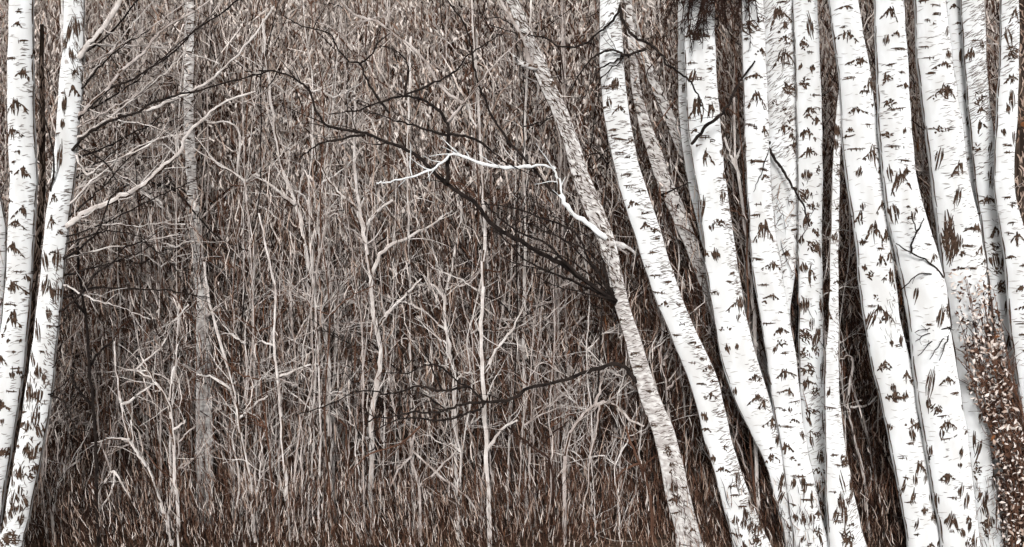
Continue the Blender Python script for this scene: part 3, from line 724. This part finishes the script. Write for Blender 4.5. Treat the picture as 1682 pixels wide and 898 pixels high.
sapling("cream sapling arching over and drooping beside the grey birch's foot", [[(930,735),(955,685),(985,662),(1010,665),(1030,685),(1058,700)],[(985,664),(980,700),(968,760),(965,810)],[(975,668),(985,640),(990,620)]], 9.6, "cream", w=(7,3.5))
sapling("dark crooked sapling by the foot of the curved grey birch", [[(1068,815),(1050,760),(1035,722),(1028,700)],[(1055,770),(1075,750),(1085,745)],[(1052,762),(1030,768),(1012,790)]], 9.5, "brown", w=(6,3))
sapling("dark bent sapling low in the centre of the thicket", [[(905,760),(870,730),(840,705),(825,690)],[(885,744),(905,715),(935,690)]], 9.5, "dark", w=(5,2.5))
sapling("pale zigzag sapling low at the left in front of the brush", [[(275,855),(260,815),(240,765),(213,722),(200,665),(192,610),(188,560)],[(213,722),(180,720),(150,728)],[(240,765),(222,735),(215,690)],[(200,665),(225,650),(250,630)]], 9.6, w=(7,3))
sapling("pale tent-shaped sapling near the foot of the second left birch", [[(163,803),(176,786),(187,774),(200,795),(215,818)],[(187,775),(185,800),(165,838)]], 9.4, w=(5,3), shoots=4)
sapling("short pale shoot at the foot of the second left birch", [[(87,838),(92,812),(97,792),(113,768),(125,760)],[(97,792),(105,775),(103,750)]], 9.1, w=(6,3), shoots=4)
sapling("pale sapling with a long right-hand bough below the distant grey birch", [[(295,898),(287,770),(285,710),(275,655),(250,620),(235,590)],[(285,705),(300,695),(305,690)],[(278,660),(285,610),(292,565)],[(250,622),(225,605),(265,570),(280,535),(310,500)]], 9.5, w=(7,3))
sapling("pale sapling descending right of the distant grey birch", [[(412,800),(395,710),(385,650),(370,590),(345,500),(335,430)],[(380,640),(350,620),(325,615)],[(390,690),(410,670),(440,650)]], 9.8, w=(7,3.5))
sapling("pale hooked sapling leaning out of the upper left tangle", [[(420,640),(415,520),(418,420),(405,330),(400,295),(360,270),(320,225)],[(400,300),(425,280),(440,240)],[(390,285),(390,210),(340,200)]], 10.2, w=(6,3))
sapling("thin black sapling standing between the second left birch and the brush", [[(158,768),(153,667),(147,600),(140,517),(130,450),(127,373)],[(148,600),(165,575),(185,560)],[(140,515),(120,490),(118,470)],[(153,667),(128,640),(118,615)]], 9.0, "bough", w=(7,4), shoots=6)
sapling("pale sapling with a drooping crook left of the Y-forked one", [[(470,800),(462,700),(455,620),(450,560),(452,480),(440,420),(425,350)],[(452,570),(430,560),(420,565)],[(456,620),(490,605),(520,597),(530,602)]], 9.8, w=(6,3))
sapling("cream sapling spreading low under the black bough", [[(690,880),(688,800),(675,750),(680,715)],[(676,750),(655,770),(640,800)],[(678,740),(720,780),(765,815),(790,850)],[(688,800),(720,770),(750,740)]], 9.3, "cream", w=(6,3))
sapling("pale stem crossing the dark gap left of the broad star-scarred birch", [[(1458,898),(1440,800),(1420,700),(1395,620)],[(1424,715),(1440,690),(1470,675)],[(1440,795),(1415,770),(1402,745)]], 10.2, "cream", w=(5,3))
sapling("pale hooked shoot in the upper part of the big dark gap", [[(1420,790),(1400,700),(1392,660),(1400,600),(1395,585),(1380,588)],[(1397,668),(1425,665),(1440,650)]], 10.0, "pale", w=(6,4), shoots=4)
sapling("cream stem between the first bright birch and its curved neighbour", [[(1110,780),(1095,640),(1085,590),(1088,540),(1080,500)],[(1090,600),(1100,570),(1112,545)],[(1094,640),(1115,620),(1135,605)]], 10.0, "cream", w=(6,3), shoots=5)
sapling("cream twiggy sapling in the pale cleft between the wide speckled birch and the chevron-laddered one", [[(1240,560),(1232,460),(1222,350),(1208,250),(1205,160)],[(1215,290),(1200,255),(1190,225)],[(1210,260),(1225,230),(1240,205)]], 9.9, "pale", w=(7,4), shoots=8)

# random thin saplings through the whole stand
gR = np.random.default_rng(11)
for i in range(190):
    x = gR.uniform(70, 1080) if i < 162 else gR.uniform(1120, 1680)
    d = gR.uniform(9.7, 11.2)
    yb = CY + EYE / d * FPX
    H_ = gR.uniform(180, 620) if i % 3 else gR.uniform(700, 1100)
    lean = gR.normal(0, 45)
    n = 6
    st = [(x + lean * (k / n) ** 1.2 + gR.normal(0, 6) * (k > 0), yb - H_ * k / n) for k in range(n + 1)]
    brs = []
    for k in range(gR.integers(3, 7)):
        q = st[gR.integers(2, n)]
        sg = gR.choice([-1, 1])
        l = gR.uniform(25, 80)
        brs.append([q, (q[0] + sg * l * .45, q[1] - l * .3 + gR.normal(0, 6)), (q[0] + sg * l, q[1] - l * gR.uniform(.2, 1.0))])
    sapling("thin winter sapling lost in the tangled brushwood of the grove", [st] + brs, d, ["pale", "cream", "pale", "cream", "brown", "cream", "bough"][i % 7], (gR.uniform(2.6, 4.6), 1.4), "thin saplings in the brushwood", 12, .32, "sapling", 100 + i)

# ---------------------------------------------------------------- undergrowth masses
def spindles(P, D, L, Wd, B):
    """one bent three-sided twig per row: tip, two rings of three, tip"""
    n = len(P)
    D = D / np.linalg.norm(D, axis=1)[:, None]
    ref = rng.normal(0, 1, (n, 3))
    u = np.cross(D, ref); u /= np.linalg.norm(u, axis=1)[:, None]
    v = np.cross(D, u)
    V = np.empty((n, 8, 3))
    V[:, 0] = P - D * (L / 2)[:, None]
    V[:, 7] = P + D * (L / 2)[:, None]
    B2 = B * rng.choice([1.0, 1.0, -0.8], n)
    for r_, (t, bb, ww) in enumerate(((-.2, B, 1.0), (.2, B2, .8))):
        mid = P + D * (L * t)[:, None] + u * (bb * L)[:, None]
        for k in range(3):
            a = 2 * math.pi * k / 3
            V[:, 1 + 3 * r_ + k] = mid + (u * math.cos(a) + v * math.sin(a)) * (Wd / 2 * ww)[:, None]
    F = [[0, 2, 1], [0, 3, 2], [0, 1, 3]]
    for k in range(3):
        a, c = 1 + k, 1 + (k + 1) % 3
        F += [[a, c, c + 3], [a, c + 3, a + 3]]
    F += [[7, 4, 5], [7, 5, 6], [7, 6, 4]]
    F = np.array(F)
    Fa = (np.arange(n) * 8)[:, None, None] + F[None]
    return V.reshape(-1, 3), Fa.reshape(-1, 3)


def mass(name, label, n, d0, d1, z0, z1, ln, wd, tiltx, pale, cream, brown, zpow=1.0, xlim=None, rust=0.0, fat=0.0, bend=.13, keep=None):
    d = rng.uniform(d0, d1, n)
    half = 0.40 * d1 + 0.6
    x = rng.uniform(-half, half, n)
    if xlim:
        x = rng.uniform(xlim[0], xlim[1], n)
    z = z0 + (z1 - z0) * rng.uniform(0, 1, n) ** zpow
    P = np.stack([x, d, z], 1)
    # clumping: plants drift into sheaves
    ph = np.sin(x * 3.1 + 1.3 * np.sin(z * 1.7 + d)) + np.sin(x * 7.3 - z * 2.2) * .6
    Dv = np.stack([rng.normal(0, tiltx, n) - .10 + .12 * ph, rng.normal(0, .35, n), np.ones(n)], 1)
    L = rng.uniform(ln[0], ln[1], n) * np.where(rng.uniform(0, 1, n) < .12, 1.9, 1)
    Wd = rng.uniform(wd[0], wd[1], n) * np.where(rng.uniform(0, 1, n) < fat * np.clip(z / 4 - .3, 0, 1), 2.0, 1)
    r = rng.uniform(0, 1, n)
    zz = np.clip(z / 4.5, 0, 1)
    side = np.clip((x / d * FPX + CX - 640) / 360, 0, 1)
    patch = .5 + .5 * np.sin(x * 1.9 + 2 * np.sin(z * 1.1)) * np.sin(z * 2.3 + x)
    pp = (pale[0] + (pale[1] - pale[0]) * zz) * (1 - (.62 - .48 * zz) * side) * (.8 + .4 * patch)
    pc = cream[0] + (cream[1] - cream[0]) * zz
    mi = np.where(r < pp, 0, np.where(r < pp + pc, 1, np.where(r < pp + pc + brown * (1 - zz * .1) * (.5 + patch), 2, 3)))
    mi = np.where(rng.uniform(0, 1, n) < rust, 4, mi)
    if keep is not None:
        pass
    Wd = Wd * np.where(mi == 0, 1.2, 1.0)
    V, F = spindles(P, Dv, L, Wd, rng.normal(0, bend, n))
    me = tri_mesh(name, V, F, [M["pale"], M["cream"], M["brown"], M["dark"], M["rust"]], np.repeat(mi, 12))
    o = link(name, me)
    o["label"], o["category"], o["kind"] = label, "undergrowth", "stuff"
    return o


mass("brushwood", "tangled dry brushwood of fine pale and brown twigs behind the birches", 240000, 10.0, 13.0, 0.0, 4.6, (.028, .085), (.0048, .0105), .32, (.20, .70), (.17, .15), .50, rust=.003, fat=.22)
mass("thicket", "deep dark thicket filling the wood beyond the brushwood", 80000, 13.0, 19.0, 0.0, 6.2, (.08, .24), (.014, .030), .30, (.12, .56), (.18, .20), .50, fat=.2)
mass("far_wood", "dense far wood of dark young stems closing the view", 9000, 19.0, 30.0, 0.0, 7.0, (.8, 2.4), (.05, .13), .10, (.02, .05), (.10, .14), .35)
mass("loose_twigs", "loose curved twigs criss-crossing through the brushwood", 15000, 9.6, 11.4, 0.05, 4.4, (.12, .40), (.006, .012), .55, (.30, .44), (.20, .22), .22, bend=.2)
mass("dry_grass", "tall dry grass and low stalks on the forest floor", 56000, 9.1, 11.6, 0.0, 2.3, (.05, .24), (.0038, .0078), .17, (.14, .22), (.15, .18), .36, zpow=1.55, rust=.003)

mass("grass_tufts", "short dead grass tufts around the birch feet", 17000, 8.75, 9.6, -0.02, 0.45, (.04, .12), (.003, .006), .18, (.11, .14), (.16, .2), .38, zpow=1.5)
mass("clinging_leaves", "last bleached leaves clinging high in the brushwood", 9500, 9.6, 11.2, 1.4, 4.6, (.03, .062), (.009, .018), .45, (.85, .92), (.1, .08), .0, zpow=.7, xlim=(-4.4, 1.4))

# ---------------------------------------------------------------- withered bush, dark spray
def leaf_mass(V, F, MI, pts, size, mi_probs, g):
    for p in pts:
        s = size * g.uniform(.6, 1.3)
        a = g.normal(0, 1, 3); a /= np.linalg.norm(a)
        b = np.cross(a, g.normal(0, 1, 3)); b /= np.linalg.norm(b)
        c = np.cross(a, b)
        q = len(V)
        ring = []
        for k, (t, w) in enumerate(((-.6, 0), (-.2, .20), (.15, .24), (.6, 0))):
            if w == 0:
                ring.append([p + a * s * t + c * s * .18])
            else:
                ring.append([p + a * s * t + b * s * w, p + a * s * t - c * s * .12, p + a * s * t - b * s * w])
        flat = [v for r_ in ring for v in r_]
        V += flat
        mi = int(g.choice(len(mi_probs), p=mi_probs))
        for f in ((0, 2, 1), (0, 3, 2), (1, 2, 5, 4), (2, 3, 6, 5), (4, 5, 7), (5, 6, 7)):
            F.append(tuple(q + k for k in f)); MI.append(mi)


g = np.random.default_rng(5)
d = 8.75
base = W(1640, 910, d)
t = thing("withered_bush", "withered bush with curled pale and rusty leaves at the right edge", "bush", (base[0], d, 0))
V, F, MI = [], [], []
for k in range(26):
    x0 = 1640 + k * 3 + g.uniform(-4, 4)
    top = (1572 + k * 3 + g.uniform(-14, 14), g.uniform(440, 640))
    P = [W(*q, d + g.uniform(-.1, .15)) for q in ((x0 + 16, 912), (x0 + 8, 780 + g.uniform(-20, 20)), ((x0 + top[0]) / 2 + g.uniform(-8, 8), 650), top)]
    P = catmull(P, 5)
    tube(V, F, MI, P, .006, .002, 0, 5, g)
    side_shoots(V, F, MI, P, .006, 22, .16, g, 0)
child("stems", mesh("stems", V, F, [M["brown"]], MI), t)
V, F, MI = [], [], []
pts = []
while len(pts) < 2800:
    y = g.uniform(440, 905)
    f = (y - 440) / 460
    x0b = np.interp(y, (440, 560, 640, 680, 720, 900), (1562, 1578, 1594, 1614, 1630, 1650))
    x1b = np.interp(y, (440, 520, 600, 700, 800), (1622, 1644, 1656, 1676, 1710))
    x = g.uniform(x0b - 4, x1b)
    if g.uniform() < min(.12 + f * 3, (x - x0b + 8) / 20):
        pts.append(W(x, y, d + g.uniform(-.14, .18)))
leaf_mass(V, F, MI, pts, .031, [.36, .18, .26, .19, .01], g)
o = child("leaves", mesh("leaves", V, F, [M["pale"], M["cream"], M["brown"], M["dark"], M["rust"]], MI), t)
o["kind"] = "stuff"

g = np.random.default_rng(8)
d = 8.85
t, tr = TREES["R7"]
V, F, MI = [], [], []
for k in range(46):
    a = (g.uniform(1120, 1236), g.uniform(-70, -25))
    b = (a[0] + g.uniform(-50, 30), a[1] + g.uniform(50, 120))
    P = catmull([W(*a, d), W((a[0] + b[0]) / 2 + g.uniform(-8, 8), (a[1] + b[1]) / 2, d + g.uniform(-.1, .1)), W(*b, d + g.uniform(-.15, .15))], 5)
    tube(V, F, MI, P, .006, .0015, 0, 4, g)
    side_shoots(V, F, MI, P, .007, 24, .07, g, 0, .05)
child("hanging_spray", mesh("hanging_spray", V, F, [M["dark"]], MI), t, label="dark spray of drooping twigs at the top")

# ---------------------------------------------------------------- knot on the corner tree
t, tr = TREES["D2"]
V, F, MI = [], [], []
c0 = tr.surf(1676, 206, 0.0)
n = 10
for i in range(6):
    rr = .045 * (1 - i / 6) + .004
    for k in range(n):
        a = 2 * math.pi * k / n
        V.append(c0 + np.array([rr * 1.1 * math.cos(a), -.006 * i - .004, rr * .7 * math.sin(a)]))
for i in range(5):
    for k in range(n):
        q, w = i * n + k, i * n + (k + 1) % n
        F.append((q, w, w + n, q + n)); MI.append(1 if i < 3 else 0)
F.append(tuple(5 * n + k for k in range(n))); MI.append(0)
child("knot", mesh("knot", V, F, [M["rust"], M["mark"]], MI), t, label="rust-coloured knot")

# ---------------------------------------------------------------- ground
V, F = [], []
xs = np.concatenate([np.linspace(-600, -20, 8), np.linspace(-16, 16, 65), np.linspace(20, 600, 8)])
ys = np.concatenate([np.linspace(-300, -4, 5), np.linspace(-2, 32, 70), np.linspace(40, 1200, 8)])
for y in ys:
    for x in xs:
        z = .03 * math.sin(x * 1.3 + y * .7) + .02 * math.sin(x * 2.9 - y * 2.1) if (abs(x) < 17 and -3 < y < 33) else 0
        V.append((x, y, z - .03))
nx = len(xs)
for j in range(len(ys) - 1):
    for i in range(nx - 1):
        F.append((j * nx + i, j * nx + i + 1, (j + 1) * nx + i + 1, (j + 1) * nx + i))
o = link("ground", mesh("ground", V, F, [M["litter"]]))
o["kind"] = "structure"; o["label"] = "forest floor of dark brown leaf litter"; o["category"] = "ground"

# ---------------------------------------------------------------- light
SUN_EL, SUN_AZ = 16.0, 184.0   # behind the viewer, a little to the left (azimuth clockwise from +Y)
w = bpy.data.worlds.new("World")
scene.world = w
w.use_nodes = True
nt = w.node_tree
bg = nt.nodes["Background"]
sky = nt.nodes.new("ShaderNodeTexSky")
sky.sky_type = 'NISHITA'
sky.sun_disc = False
sky.sun_elevation = R(SUN_EL)
sky.sun_rotation = R(SUN_AZ)
sky.air_density, sky.dust_density, sky.ozone_density = 1.0, 4.0, 1.0
hs = nt.nodes.new("ShaderNodeHueSaturation")
hs.inputs["Saturation"].default_value = 0.0     # overcast: the cloud layer greys the sky
nt.links.new(sky.outputs["Color"], hs.inputs["Color"])
nt.links.new(hs.outputs["Color"], bg.inputs["Color"])
bg.inputs["Strength"].default_value = 0.07
sd = bpy.data.lights.new("sun", "SUN")
sd.energy = 1.5
sd.angle = R(12)
sd.color = (1.0, 0.985, 0.965)
so = bpy.data.objects.new("sun", sd)
COL.objects.link(so)
import mathutils
az, el = R(SUN_AZ), R(SUN_EL)
dirv = mathutils.Vector((math.sin(az) * math.cos(el), math.cos(az) * math.cos(el), math.sin(el)))
so.rotation_euler = dirv.to_track_quat('Z', 'Y').to_euler()
so.location = (0, -5, 8)

scene.render.engine = 'CYCLES'
vs = scene.view_settings
vs.view_transform = 'Standard'
vs.look = 'None'
vs.gamma = 1.0
vs.use_curve_mapping = False
vs.exposure = 0.50
scene.cycles.max_bounces = 6
scene.cycles.diffuse_bounces = 3
